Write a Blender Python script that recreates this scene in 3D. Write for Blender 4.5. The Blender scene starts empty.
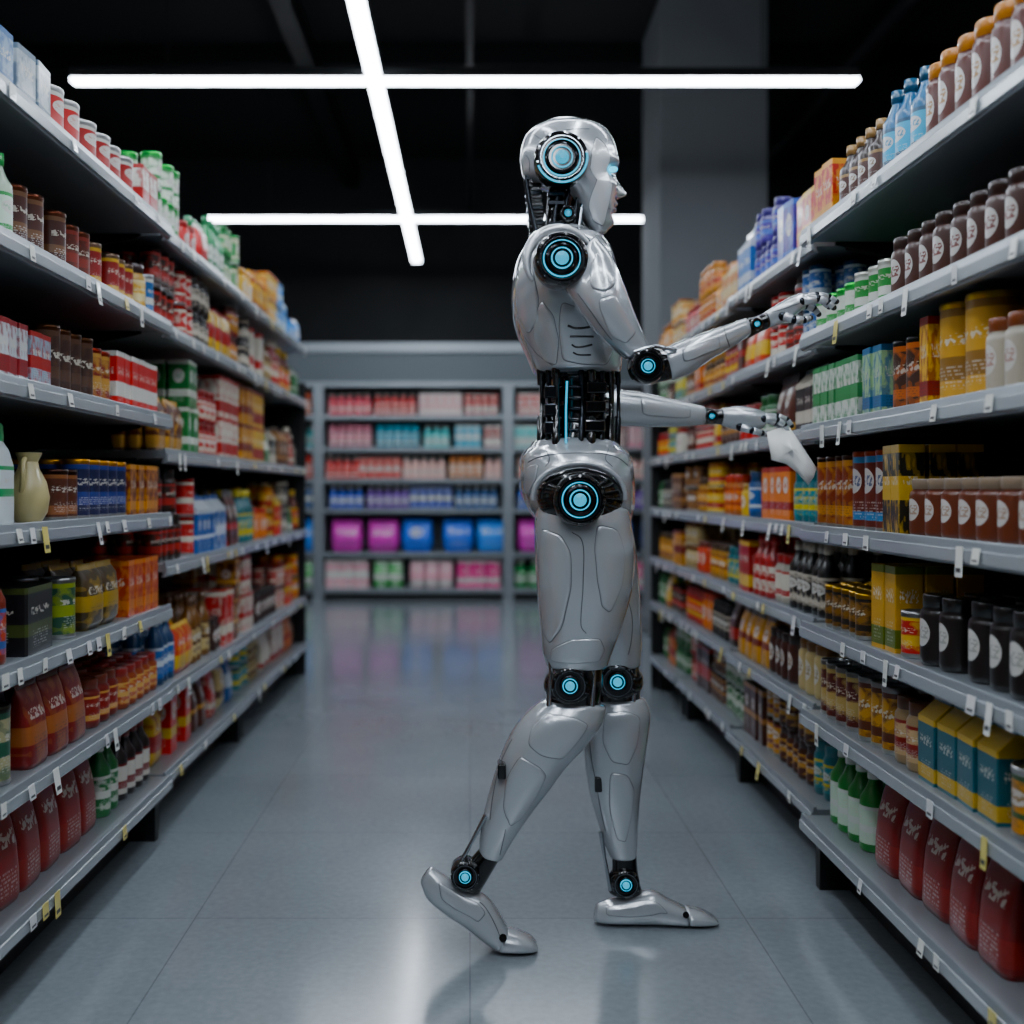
import bpy, math, random, bmesh
import numpy as np
from mathutils import Vector, Matrix
random.seed(7); RNG=random.Random(11)
F=1100.0; VX=470.0; VY=490.0; H=0.95
scene=bpy.context.scene
COL=scene.collection

def lin(h):
    h=h.lstrip('#'); c=[int(h[i:i+2],16)/255 for i in (0,2,4)]
    return tuple(((x+0.055)/1.055)**2.4 if x>0.04045 else x/12.92 for x in c)+(1.0,)
def sat(c,s=1.35,g=1.05):
    l=.3*c[0]+.6*c[1]+.1*c[2]
    return tuple(min(.85,max(.002,(l+(x-l)*s)*g)) for x in c[:3])+(1.0,)

# ------------------------------------------------------------ materials
def newmat(name):
    m=bpy.data.materials.new(name); m.use_nodes=True
    nt=m.node_tree; b=nt.nodes['Principled BSDF']; return m,nt,b
def pmat(name,col,rough=0.5,metal=0.0,coat=0.0,emis=None,estr=0.0,noise=0.0,nscale=20,bump=0.0,cr=.05):
    m,nt,b=newmat(name)
    c=lin(col) if isinstance(col,str) else col
    b.inputs['Base Color'].default_value=c
    b.inputs['Roughness'].default_value=rough
    b.inputs['Metallic'].default_value=metal
    b.inputs['Coat Weight'].default_value=coat
    b.inputs['Coat Roughness'].default_value=cr
    if emis:
        b.inputs['Emission Color'].default_value=lin(emis); b.inputs['Emission Strength'].default_value=estr
    if noise>0 or bump>0:
        tc=nt.nodes.new('ShaderNodeTexCoord'); n=nt.nodes.new('ShaderNodeTexNoise')
        n.inputs['Scale'].default_value=nscale; n.inputs['Detail'].default_value=4
        nt.links.new(tc.outputs['Object'],n.inputs['Vector'])
        if noise>0:
            r=nt.nodes.new('ShaderNodeMapRange'); r.inputs['To Min'].default_value=max(0,rough-noise); r.inputs['To Max'].default_value=rough+noise
            nt.links.new(n.outputs['Fac'],r.inputs['Value']); nt.links.new(r.outputs['Result'],b.inputs['Roughness'])
            mx=nt.nodes.new('ShaderNodeMix'); mx.data_type='RGBA'
            mx.inputs['A'].default_value=tuple(x*(1-noise*.8) for x in c[:3])+(1,); mx.inputs['B'].default_value=tuple(min(1,x*(1+noise*.8)) for x in c[:3])+(1,)
            nt.links.new(n.outputs['Fac'],mx.inputs['Factor']); nt.links.new(mx.outputs['Result'],b.inputs['Base Color'])
        if bump>0:
            bp=nt.nodes.new('ShaderNodeBump'); bp.inputs['Strength'].default_value=bump; bp.inputs['Distance'].default_value=.002
            nt.links.new(n.outputs['Fac'],bp.inputs['Height']); nt.links.new(bp.outputs['Normal'],b.inputs['Normal'])
    return m
M_silver=pmat('robot_shell','#c0c5ca',0.20,0.5,1.0,noise=.04,nscale=9,cr=.03)
M_face=pmat('robot_face_shell','#d8dbde',0.22,0.25,1.0,cr=.05)
M_black=pmat('robot_black','#060708',0.16,0.2,0.9)
M_dark=pmat('robot_gunmetal','#2c3035',0.22,0.9)
M_chrome=pmat('robot_chrome','#b0b6bc',0.15,1.0)
M_cyan=pmat('robot_cyan_led','#02161c',0.3,0,0,'#0aa2cc',1.7)
M_cyan2=pmat('robot_cyan_core','#02161c',0.3,0,0,'#12a8d0',1.35)
M_eye=pmat('robot_eye_led','#02161c',0.3,0,0,'#14c0ea',2.6)
M_seam=pmat('robot_seam','#3a3e43',0.5)
M_shelf=pmat('shelf_painted_steel','#8f969b',0.33,0.45,noise=.08,nscale=6)
M_rail=pmat('shelf_price_rail','#b8bec2',0.25,0.5)
M_sdark=pmat('shelf_dark_panel','#0c0e10',0.6,0.2)
M_feet=pmat('shelf_feet','#0a0b0d',0.5)
M_ceil=pmat('ceiling_black','#050607',0.85)
M_duct=pmat('duct_black','#0f1113',0.5,0.4)
M_wall=pmat('wall_dark','#0d0f11',0.8,noise=.1,nscale=3)
M_col=pmat('column_concrete','#66696c',0.85,noise=.15,nscale=4,bump=.4)
M_header=pmat('header_panel','#565e63',0.5,0.1)
M_backsh=pmat('display_panel','#555d61',0.6)
M_led=pmat('led_tube','#ffffff',0.4,0,0,'#e9f3ff',32.0)
M_house=pmat('led_housing','#1b1d1f',0.5,0.5)
M_paper=pmat('paper','#f4f4f0',0.8)
M_cream=pmat('cream_ceramic','#b3a672',0.35,0,0.3)

def floor_mat():
    m,nt,b=newmat('floor_polished_tile'); N=nt.nodes; Lk=nt.links
    tc=N.new('ShaderNodeTexCoord')
    n=N.new('ShaderNodeTexNoise'); n.inputs['Scale'].default_value=1.3; n.inputs['Detail'].default_value=7; n.inputs['Roughness'].default_value=.6
    n2=N.new('ShaderNodeTexNoise'); n2.inputs['Scale'].default_value=60; n2.inputs['Detail'].default_value=3
    br=N.new('ShaderNodeTexBrick'); br.offset=0; br.inputs['Scale'].default_value=1.0
    br.inputs['Brick Width'].default_value=.61; br.inputs['Row Height'].default_value=.61; br.inputs['Mortar Size'].default_value=.002; br.inputs['Mortar Smooth'].default_value=.3
    br.inputs['Color1'].default_value=(1,1,1,1); br.inputs['Color2'].default_value=(.95,.95,.95,1); br.inputs['Mortar'].default_value=(.55,.55,.55,1)
    for q in (n,n2,br): Lk.new(tc.outputs['Object'],q.inputs['Vector'])
    cr=N.new('ShaderNodeValToRGB'); cr.color_ramp.elements[0].position=.25; cr.color_ramp.elements[1].position=.8
    cr.color_ramp.elements[0].color=lin('#70787d'); cr.color_ramp.elements[1].color=lin('#828a8f')
    Lk.new(n.outputs['Fac'],cr.inputs['Fac'])
    mx=N.new('ShaderNodeMix'); mx.data_type='RGBA'; mx.blend_type='MULTIPLY'; mx.inputs['Factor'].default_value=.7
    Lk.new(cr.outputs['Color'],mx.inputs['A']); Lk.new(br.outputs['Color'],mx.inputs['B'])
    mx2=N.new('ShaderNodeMix'); mx2.data_type='RGBA'; mx2.blend_type='OVERLAY'; mx2.inputs['Factor'].default_value=.2
    Lk.new(mx.outputs['Result'],mx2.inputs['A']); Lk.new(n2.outputs['Fac'],mx2.inputs['B'])
    Lk.new(mx2.outputs['Result'],b.inputs['Base Color'])
    r=N.new('ShaderNodeMapRange'); r.inputs['To Min'].default_value=.13; r.inputs['To Max'].default_value=.30
    Lk.new(n.outputs['Fac'],r.inputs['Value']); Lk.new(r.outputs['Result'],b.inputs['Roughness'])
    b.inputs['Coat Weight'].default_value=.35; b.inputs['Coat Roughness'].default_value=.12
    return m
M_floor=floor_mat()

def label_mat():
    m,nt,b=newmat('printed_label'); N=nt.nodes; Lk=nt.links
    def math_(op,a,bb=None,c=None):
        n=N.new('ShaderNodeMath'); n.operation=op
        for i,x in enumerate((a,bb,c)):
            if x is None: continue
            if isinstance(x,(int,float)): n.inputs[i].default_value=x
            else: Lk.new(x,n.inputs[i])
        return n.outputs[0]
    uv=N.new('ShaderNodeUVMap'); uv.uv_map='UVMap'
    sp=N.new('ShaderNodeSeparateXYZ'); Lk.new(uv.outputs[0],sp.inputs[0])
    u=math_('FRACT',sp.outputs[0]); v=sp.outputs[1]
    a1=N.new('ShaderNodeAttribute'); a1.attribute_name='Col'
    a2=N.new('ShaderNodeAttribute'); a2.attribute_name='Col2'
    r=a1.outputs['Alpha']
    def noise(x,y,z,sc,det):
        cb=N.new('ShaderNodeCombineXYZ')
        for i,q in enumerate((x,y,z)):
            if isinstance(q,(int,float)): cb.inputs[i].default_value=q
            else: Lk.new(q,cb.inputs[i])
        nz=N.new('ShaderNodeTexNoise'); nz.inputs['Scale'].default_value=sc; nz.inputs['Detail'].default_value=det; Lk.new(cb.outputs[0],nz.inputs['Vector']); return nz.outputs['Fac']
    r7=math_('FRACT',math_('MULTIPLY',r,7.3)); r13=math_('FRACT',math_('MULTIPLY',r,13.7))
    lo=math_('MULTIPLY_ADD',r13,.35,.05); hi=math_('ADD',lo,math_('MULTIPLY_ADD',r7,.22,.08))
    band=math_('MULTIPLY',math_('GREATER_THAN',v,lo),math_('LESS_THAN',v,hi))
    band=math_('MULTIPLY',band,math_('GREATER_THAN',r,.05))
    top=math_('GREATER_THAN',v,.91)
    band=math_('MAXIMUM',band,top)
    cy=math_('MULTIPLY_ADD',r,-.10,.68)
    du=math_('DIVIDE',math_('SUBTRACT',u,.5),math_('MULTIPLY_ADD',r7,.3,.20)); dv=math_('DIVIDE',math_('SUBTRACT',v,cy),math_('MULTIPLY_ADD',r13,-.08,.19))
    rr=math_('ADD',math_('MULTIPLY',du,du),math_('MULTIPLY',dv,dv))
    on=math_('LESS_THAN',r7,.38)
    logo=math_('MULTIPLY',math_('LESS_THAN',rr,1.0),on)
    script=math_('GREATER_THAN',noise(math_('MULTIPLY',u,13),math_('MULTIPLY',v,16),math_('MULTIPLY',r,77.0),1.0,1),.52)
    core=math_('MULTIPLY',math_('MULTIPLY',math_('LESS_THAN',math_('ABSOLUTE',dv),.42),math_('LESS_THAN',rr,.75)),script)
    core=math_('MULTIPLY',core,on)
    title=math_('MULTIPLY',math_('MULTIPLY',math_('LESS_THAN',math_('ABSOLUTE',dv),.42),math_('LESS_THAN',math_('ABSOLUTE',math_('SUBTRACT',u,.5)),.36)),math_('MULTIPLY',script,math_('SUBTRACT',1.0,on)))
    row=math_('FLOOR',math_('MULTIPLY',v,24)); fr=math_('FRACT',math_('MULTIPLY',v,24))
    tn=noise(math_('MULTIPLY',u,20),math_('MULTIPLY_ADD',row,3.7,math_('MULTIPLY',r,91.0)),0.0,1.0,2)
    tx=math_('MULTIPLY',math_('GREATER_THAN',tn,.5),math_('LESS_THAN',fr,.5))
    inn=math_('MULTIPLY',math_('LESS_THAN',math_('ABSOLUTE',math_('SUBTRACT',u,.5)),.30),math_('MULTIPLY',math_('GREATER_THAN',v,.10),math_('LESS_THAN',v,.36)))
    tx=math_('MULTIPLY',math_('MULTIPLY',tx,inn),math_('GREATER_THAN',r,.05))
    pn=noise(math_('MULTIPLY',u,3),math_('MULTIPLY',v,4),math_('MULTIPLY',r,57.0),1.3,1)
    pic=math_('MULTIPLY',math_('GREATER_THAN',pn,.52),math_('GREATER_THAN',r,.35))
    pic2=math_('MULTIPLY',math_('GREATER_THAN',pn,.62),math_('GREATER_THAN',r,.35))
    def mix(f,A,B):
        n=N.new('ShaderNodeMix'); n.data_type='RGBA'
        if isinstance(f,(int,float)): n.inputs['Factor'].default_value=f
        else: Lk.new(f,n.inputs['Factor'])
        for k,x in (('A',A),('B',B)):
            if isinstance(x,tuple): n.inputs[k].default_value=x
            else: Lk.new(x,n.inputs[k])
        return n.outputs['Result']
    c=mix(pic,a1.outputs['Color'],mix(.4,a1.outputs['Color'],a2.outputs['Color']))
    c=mix(pic2,c,mix(.75,a1.outputs['Color'],a2.outputs['Color']))
    c=mix(band,c,a2.outputs['Color'])
    c=mix(math_('MULTIPLY',logo,.9),c,(.60,.58,.54,1))
    c=mix(math_('MULTIPLY',core,.9),c,mix(.5,a2.outputs['Color'],a1.outputs['Color']))
    c=mix(math_('MULTIPLY',title,.75),c,(.62,.59,.50,1))
    c=mix(math_('MULTIPLY',tx,.45),c,mix(math_('GREATER_THAN',r,.5),(.6,.6,.58,1),(.03,.03,.03,1)))
    Lk.new(c,b.inputs['Base Color']); b.inputs['Roughness'].default_value=.36
    b.inputs['Coat Weight'].default_value=.3; b.inputs['Coat Roughness'].default_value=.15
    return m
def attr_mat(name,rough,metal,coat=0):
    m,nt,b=newmat(name); a=nt.nodes.new('ShaderNodeAttribute'); a.attribute_name='Col'
    nt.links.new(a.outputs['Color'],b.inputs['Base Color']); b.inputs['Roughness'].default_value=rough; b.inputs['Metallic'].default_value=metal
    b.inputs['Coat Weight'].default_value=coat
    return m
PM=[label_mat(),attr_mat('package_plastic',.3,0,.4),attr_mat('package_metal',.28,.9)]

# ------------------------------------------------------------ merged mesh builder
class MB:
    def __init__(s): s.v=[];s.nv=0;s.fl=[];s.fs=[];s.m=[];s.c=[];s.c2=[];s.uv=[];s.sm=[]
    def add(s,T,mat4):
        V=T['v']@mat4[:3,:3].T+mat4[:3,3]
        s.v.append(V); s.fl.append(T['li']+s.nv); s.fs.append(T['fs']); s.m.append(T['m']); s.c.append(T['c']); s.c2.append(T['c2']); s.uv.append(T['uv']); s.sm.append(T['sm']); s.nv+=len(V)
    def build(s,name,mats):
        if not s.v: return None
        V=np.concatenate(s.v); LI=np.concatenate(s.fl); FS=np.concatenate(s.fs)
        me=bpy.data.meshes.new(name)
        me.vertices.add(len(V)); me.vertices.foreach_set('co',V.astype(np.float32).ravel())
        me.loops.add(len(LI)); me.loops.foreach_set('vertex_index',LI.astype(np.int32))
        me.polygons.add(len(FS)); st=np.concatenate([[0],np.cumsum(FS)[:-1]]).astype(np.int32)
        me.polygons.foreach_set('loop_start',st)
        try: me.polygons.foreach_set('loop_total',FS.astype(np.int32))
        except Exception: pass
        me.polygons.foreach_set('material_index',np.concatenate(s.m).astype(np.int32))
        me.polygons.foreach_set('use_smooth',np.concatenate(s.sm).astype(bool))
        C=np.repeat(np.concatenate(s.c),FS,axis=0); C2=np.repeat(np.concatenate(s.c2),FS,axis=0)
        a=me.color_attributes.new('Col','FLOAT_COLOR','CORNER'); a.data.foreach_set('color',C.astype(np.float32).ravel())
        a=me.color_attributes.new('Col2','FLOAT_COLOR','CORNER'); a.data.foreach_set('color',C2.astype(np.float32).ravel())
        uvl=me.uv_layers.new(name='UVMap'); uvl.data.foreach_set('uv',np.concatenate(s.uv).astype(np.float32).ravel())
        me.update(calc_edges=True); me.validate()
        for q in mats: me.materials.append(q)
        o=bpy.data.objects.new(name,me); COL.objects.link(o); return o

def template(secs,segs,ring='round',n=20,lab=(0,1),r=.5,topcol=None):
    V=[];F_=[];m=[];c=[];c2=[];uv=[];sm=[]
    if ring=='rect':
        k=.06
        base=[(-1+k,-1),(1-k,-1),(1,-1+k),(1,1-k),(1-k,1),(-1+k,1),(-1,1-k),(-1,-1+k)]
    elif ring=='squ':
        base=[]
        for i in range(n):
            a=2*math.pi*i/n+math.pi/n; sx=math.sin(a); cx=math.cos(a); e=2/4.5
            base.append((math.copysign(abs(sx)**e,sx),-math.copysign(abs(cx)**e,cx)))
    else:
        base=[(math.sin(2*math.pi*(i)/n),-math.cos(2*math.pi*(i)/n)) for i in range(n)]
    nb=len(base)
    for s in secs:
        xo=s[3] if len(s)>3 else 0
        for bx,by in base: V.append((bx*s[1]/2+xo,by*s[2]/2,s[0]))
    for j,(mt,cc,cc2) in enumerate(segs):
        z0,z1=secs[j][0],secs[j+1][0]
        v0=(z0-lab[0])/(lab[1]-lab[0]); v1=(z1-lab[0])/(lab[1]-lab[0])
        for i in range(nb):
            i2=(i+1)%nb
            F_.append((j*nb+i,j*nb+i2,(j+1)*nb+i2,(j+1)*nb+i))
            if ring=='rect':
                if i%2==0: u0,u1=0.001,.999
                else: u0,u1=.999,.9995
            elif ring=='squ':
                # planar mapping across the front/back face
                u0=.5+base[i][0]*.5; u1=.5+base[i2][0]*.5
                u0=min(.999,max(.001,u0)); u1=min(.999,max(.001,u1))
            else: u0=.5+2*i/n; u1=.5+2*(i+1)/n
            uv+=[(u0,v0),(u1,v0),(u1,v1),(u0,v1)]
            m.append(mt); c.append(cc[:3]+(r,)); c2.append(cc2); sm.append(ring!='rect')
    last=(len(secs)-1)*nb
    tc=topcol or segs[-1][1]; tm=1 if segs[-1][0]==0 else segs[-1][0]
    F_.append(tuple(last+i for i in range(nb))); uv+=[(0,0)]*nb; m.append(tm); c.append(tc[:3]+(r,)); c2.append(segs[-1][2]); sm.append(False)
    F_.append(tuple(reversed(range(nb)))); uv+=[(0,0)]*nb; m.append(1); c.append(segs[0][1][:3]+(r,)); c2.append(segs[0][2]); sm.append(False)
    return dict(v=np.array(V,float),li=np.array([i for f in F_ for i in f]),fs=np.array([len(f) for f in F_]),m=np.array(m),c=np.array(c),c2=np.array(c2),uv=np.array(uv),sm=np.array(sm))

def sku(kind,w,h,c1,c2='#e8e4d8',lid='#888888',r=None,d=None):
    a=sat(lin(c1));b=sat(lin(c2),1.2,.9);l=sat(lin(lid)); r=RNG.uniform(.06,1) if r is None else r; met=lin('#b5b5b2'); d=d or w
    if kind=='can':
        secs=[(0,w*.94,w*.94),(.004,w,w),(.010,w*.97,w*.97),(h-.012,w*.97,w*.97),(h-.006,w,w),(h,w*.98,w*.98),(h-.001,w*.9,w*.9),(h-.004,w*.88,w*.88)]
        segs=[(2,met,b),(2,met,b),(0,a,b),(2,l,b),(2,l,b),(2,l,b),(2,l,b)]
        T=template(secs,segs,'round',22,(.010,h-.012),r,l)
    elif kind=='jar':
        g=tuple(x*.6 for x in a[:3])+(1,)
        secs=[(0,w*.86,w*.86),(.006,w*.98,w*.98),(h*.14,w,w),(h*.66,w,w),(h*.74,w*.98,w*.98),(h*.81,w*.8,w*.8),(h*.82,w*.84,w*.84),(h*.98,w*.84,w*.84),(h,w*.8,w*.8)]
        segs=[(1,g,b),(1,g,b),(0,a,b),(1,g,b),(1,g,b),(1,l,b),(1,l,b),(1,l,b)]
        T=template(secs,segs,'round',22,(h*.14,h*.66),r,l)
    elif kind=='rjar':   # jar with round pale badge
        g=a
        secs=[(0,w*.86,w*.86),(.006,w*.98,w*.98),(h*.10,w,w),(h*.70,w,w),(h*.76,w*.97,w*.97),(h*.82,w*.8,w*.8),(h*.83,w*.86,w*.86),(h*.98,w*.86,w*.86),(h,w*.82,w*.82)]
        segs=[(1,g,b),(1,g,b),(0,a,b),(1,g,b),(1,g,b),(1,l,b),(1,l,b),(1,l,b)]
        T=template(secs,segs,'round',24,(-h*.25,h*.80),.004,l)
    elif kind=='bottle':
        secs=[(0,w*.9,w*.9),(.005,w,w),(h*.10,w,w),(h*.55,w,w),(h*.64,w*.96,w*.96),(h*.74,w*.6,w*.6),(h*.84,w*.38,w*.38),(h*.86,w*.38,w*.38),(h*.865,w*.46,w*.46),(h,w*.44,w*.44)]
        segs=[(1,l,b),(1,l,b),(0,a,b),(1,l,b),(1,l,b),(1,l,b),(1,l,b),(1,b,b),(1,b,b)]
        T=template(secs,segs,'round',18,(h*.1,h*.55),r,b)
    elif kind=='box':
        T=template([(0,w,d),(h,w,d)],[(0,a,b)],'rect',8,(0,h),r,a)
    elif kind=='carton':
        T=template([(0,w,w),(h*.76,w,w),(h*.93,w*.98,w*.14),(h,w*.98,w*.12)],[(0,a,b),(1,b,b),(1,a,b)],'rect',8,(0,h*.76),r,a)
    elif kind=='pouch':
        d=w*.62
        T=template([(0,w*.96,d*.9),(h*.06,w*1.0,d),(h*.30,w*.99,d*.97),(h*.55,w*.98,d*.8),(h*.75,w*.97,d*.45),(h*.86,w*.96,d*.12),(h*.87,w*.98,d*.07),(h,w*.98,d*.05)],
          [(0,a,b)]*5+[(1,l,b)]*2,'squ',24,(0,h*.95),r,l)
    elif kind=='bag':
        d=w*.5
        T=template([(0,w*.8,d*.5),(h*.12,w*.97,d*.95),(h*.45,w,d),(h*.8,w*.97,d*.8),(h*.93,w*.95,d*.15),(h,w*.97,d*.05)],[(0,a,b)]*5,'squ',20,(0,h),r,a)
    elif kind=='deterg':
        d=w*.6
        secs=[(0,w*.9,d*.9),(.006,w,d),(h*.15,w,d),(h*.58,w*.97,d),(h*.74,w*.72,d*.85,-w*.08),(h*.82,w*.42,d*.6,-w*.1),(h*.83,w*.46,d*.66,-w*.1),(h*.97,w*.42,d*.6,-w*.1),(h,w*.34,d*.5,-w*.1)]
        segs=[(1,a,b),(1,a,b),(0,a,b),(1,a,b),(1,a,b),(1,l,b),(1,l,b),(1,l,b)]
        T=template(secs,segs,'squ',24,(h*.15,h*.58),r,l)
    T['kind']=kind;T['w']=w*1.02;T['h']=h;T['d']=d if kind in('box','pouch','bag','deterg') else w
    return T
KN={'can':'tin_cans','jar':'food_jars','rjar':'food_jars','bottle':'drink_bottles','box':'food_boxes','carton':'drink_cartons','pouch':'coffee_pouches','bag':'snack_bags','deterg':'detergent_bottles'}
ACC={}
def place(T,side,x,y,z,ang):
    j=RNG.uniform(-.09,.09)
    M=np.array(Matrix.Translation((x,y,z))@Matrix.Rotation(ang+j,4,'Z'))
    ACC.setdefault((KN[T['kind']],side),MB()).add(T,M)
def fill(T,side,xf,z,y0,y1,rows=3,stack=1,setb=.03,head=9):
    """place a block of facings along a shelf. xf = shelf lip distance from the aisle centre"""
    p=T['w']+.003
    while stack>1 and T['h']*stack>head: stack-=1
    if T['h']>head: return
    n=max(1,int((y1-y0)/p+.25)); off=((y1-y0)-n*p)/2
    dp=T['d']+.006
    rows=max(1,min(rows,int((.385-setb)/dp)))
    for i in range(n):
        for k in range(rows):
            if RNG.random()<.04 and k==0: continue
            for s_ in range(stack):
                if s_==stack-1 and stack>1 and RNG.random()<.15: continue
                yy=y0+off+(i+.5)*p; dd=xf+setb+T['d']/2+k*dp+RNG.uniform(-.003,.004); zz=z+s_*(T['h']+.0005)
                if side=='L': place(T,side,-dd,yy,zz,math.pi/2)
                elif side=='R': place(T,side,dd,yy,zz,-math.pi/2)
                else: place(T,side,yy,dd,zz,0)

class BX:
    def __init__(s): s.v=[];s.f=[];s.m=[]
    def box(s,x0,x1,y0,y1,z0,z1,m=0):
        b=len(s.v); s.v+=[(x,y,z) for z in(z0,z1) for y in(y0,y1) for x in(x0,x1)]
        for f in((0,2,3,1),(4,5,7,6),(0,1,5,4),(2,6,7,3),(0,4,6,2),(1,3,7,5)): s.f.append(tuple(b+i for i in f)); s.m.append(m)
    def prism(s,poly,axis,a0,a1,m=0):
        b=len(s.v); n=len(poly)
        for a in(a0,a1):
            for p,z in poly: s.v.append((p,a,z) if axis=='y' else (a,p,z))
        for i in range(n): s.f.append((b+i,b+(i+1)%n,b+n+(i+1)%n,b+n+i)); s.m.append(m)
        s.f.append(tuple(b+i for i in reversed(range(n)))); s.m.append(m); s.f.append(tuple(b+n+i for i in range(n))); s.m.append(m)
    def build(s,name,mats,parent=None,bevel=0):
        me=bpy.data.meshes.new(name); me.from_pydata(s.v,[],s.f); 
        for q in mats: me.materials.append(q)
        me.polygons.foreach_set('material_index',s.m)
        bm=bmesh.new(); bm.from_mesh(me); bmesh.ops.recalc_face_normals(bm,faces=bm.faces); bm.to_mesh(me); bm.free()
        o=bpy.data.objects.new(name,me); COL.objects.link(o)
        if bevel:
            q=o.modifiers.new('b','BEVEL'); q.width=bevel; q.segments=2; q.limit_method='ANGLE'
        if parent: o.parent=parent
        return o

# ------------------------------------------------------------ room
def simple(name,x0,x1,y0,y1,z0,z1,mat):
    b=BX(); b.box(x0,x1,y0,y1,z0,z1); return b.build(name,[mat])
RX=5.0; RY0=-3.0; RY1=10.3; CZ=4.05
simple('floor',-RX,RX,RY0,RY1,-.1,0,M_floor)
simple('ceiling',-RX,RX,RY0,RY1,CZ,CZ+.1,M_ceil)
simple('wall_left',-RX-.1,-RX,RY0,RY1,0,CZ,M_wall)
simple('wall_right',RX,RX+.1,RY0,RY1,0,CZ,M_wall)
simple('wall_back',-RX,RX,RY1,RY1+.1,0,CZ,M_wall)
simple('wall_front',-RX,RX,RY0-.1,RY0,0,CZ,M_wall)
b=BX(); b.box(1.19,1.87,6.9,7.6,0,CZ); b.box(1.175,1.885,6.885,7.615,0,.12); b.build('structural_column',[M_col],bevel=.01)
b=BX()
for x in(-3.2,-1.1,2.6): b.box(x-.06,x+.06,RY0,RY1,CZ-.28,CZ-.1)
for y in(1.5,4.6,7.7): b.box(-RX,RX,y-.05,y+.05,CZ-.14,CZ)
b.build('ceiling_beam',[M_duct],bevel=.005)
b=BX(); b.box(-.02,.02,3.6,RY1,3.5,3.54); b.box(2.1,2.14,3.6,RY1,3.3,3.34); b.build('ceiling_cable_tray',[M_duct])
def led(x0,x1,y0,y1,z=2.96):
    b=BX(); b.box(x0,x1,y0,y1,z-.012,z+.004,0)
    b.box(x0-.004,x1+.004,y0-.004,y1+.004,z+.004,z+.05,1)
    for fx in(.12,.88):
        for fy in(.12,.88):
            cx=x0+(x1-x0)*fx; cy=y0+(y1-y0)*fy; b.box(cx-.002,cx+.002,cy-.002,cy+.002,z+.05,CZ,1)
    b.build('linear_led_or_fill_light',[M_led,M_house])
for y in(8.15,5.4,2.65,.6,-1.5): led(-1.95,1.9,y-.035,y+.035)  # two far bars in frame; nearer ones added out of view as fill light
led(-.505,-.435,2.9,9.72,2.975); led(-.51,-.43,-2.5,2.4,2.975)  # second bar added above and behind the camera, unseen, for extra light
led(.45,.53,-2.5,2.4,2.975)  # unseen bar added overhead to brighten robot and shelves
led(-2.54,-2.46,.2,6.4,2.975); led(2.46,2.54,.2,5.6,2.975)  # added bars hidden behind the shelving, extra fill on the upper products

# ------------------------------------------------------------ gondola shelving
def bay(sgn,xl,y0,y1,hs,depth=.41,endp=False):
    b=BX()
    X=lambda d:sgn*(xl+d)
    def bx(d0,d1,a,c,z0,z1,m): 
        p,q=sorted((X(d0),X(d1))); b.box(p,q,a,c,z0,z1,m)
    bx(depth,depth+.02,y0,y1,.0,1.93,1)
    for yy in(y0,y1): bx(depth-.025,depth,yy-.02 if yy==y1 else yy,yy if yy==y1 else yy+.02,0,1.95,1)
    for i,z in enumerate(hs):
        bx(.004,depth,y0+.004,y1-.004,z-.022,z,0)
        prof=[(X(0),z-.036),(X(-.003),z-.008),(X(0),z+.006),(X(.008),z+.006),(X(.008),z-.03),(X(.014),z-.036)]
        b.prism(prof,'y',y0+.004,y1-.004,0)
        bx(-.006,-.001,y0+.006,y1-.006,z-.031,z-.009,2)
        if i<len(hs)-1:
            for yy in(y0+.006,y1-.012):
                b.prism([(X(depth),z-.022),(X(depth),z-.10),(X(.08),z-.03),(X(.08),z-.022)],'y',yy,yy+.006,1)
    zb=hs[-1]
    bx(.10,.13,y0,y1,0.0,zb-.022,3)
    for yy in(y0+.02,y1-.05): bx(.03,.10,yy,yy+.03,0,zb-.022,3)
    if endp: bx(.0,depth+.02,y1,y1+.015,0,1.5,1)
    b.build('supermarket_shelf',[M_shelf,M_sdark,M_rail,M_feet],bevel=.0015)
LN=[1.674,1.407,1.15,.884,.633,.409,.165]
LF=[1.674,1.407,1.06,.745,.40,.165]
RN=[1.57,1.32,1.10,.863,.63,.42,.165]
LB=[(.69,1.85,LN,.82),(1.86,3.02,LN,.82),(3.03,4.19,LF,.84),(4.2,5.65,LF,.845)]
RB=[(.62,1.52,RN,.80),(1.53,2.66,RN,.80),(2.70,3.62,RN,.845),(3.65,4.59,RN,.865),(4.62,5.25,RN,.865)]
for k,(a,c,hs,xl) in enumerate(LB): bay(-1,xl,a,c,hs,endp=(k==3))
for k,(a,c,hs,xl) in enumerate(RB): bay(1,xl,a,c,hs,endp=(k==4))

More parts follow.
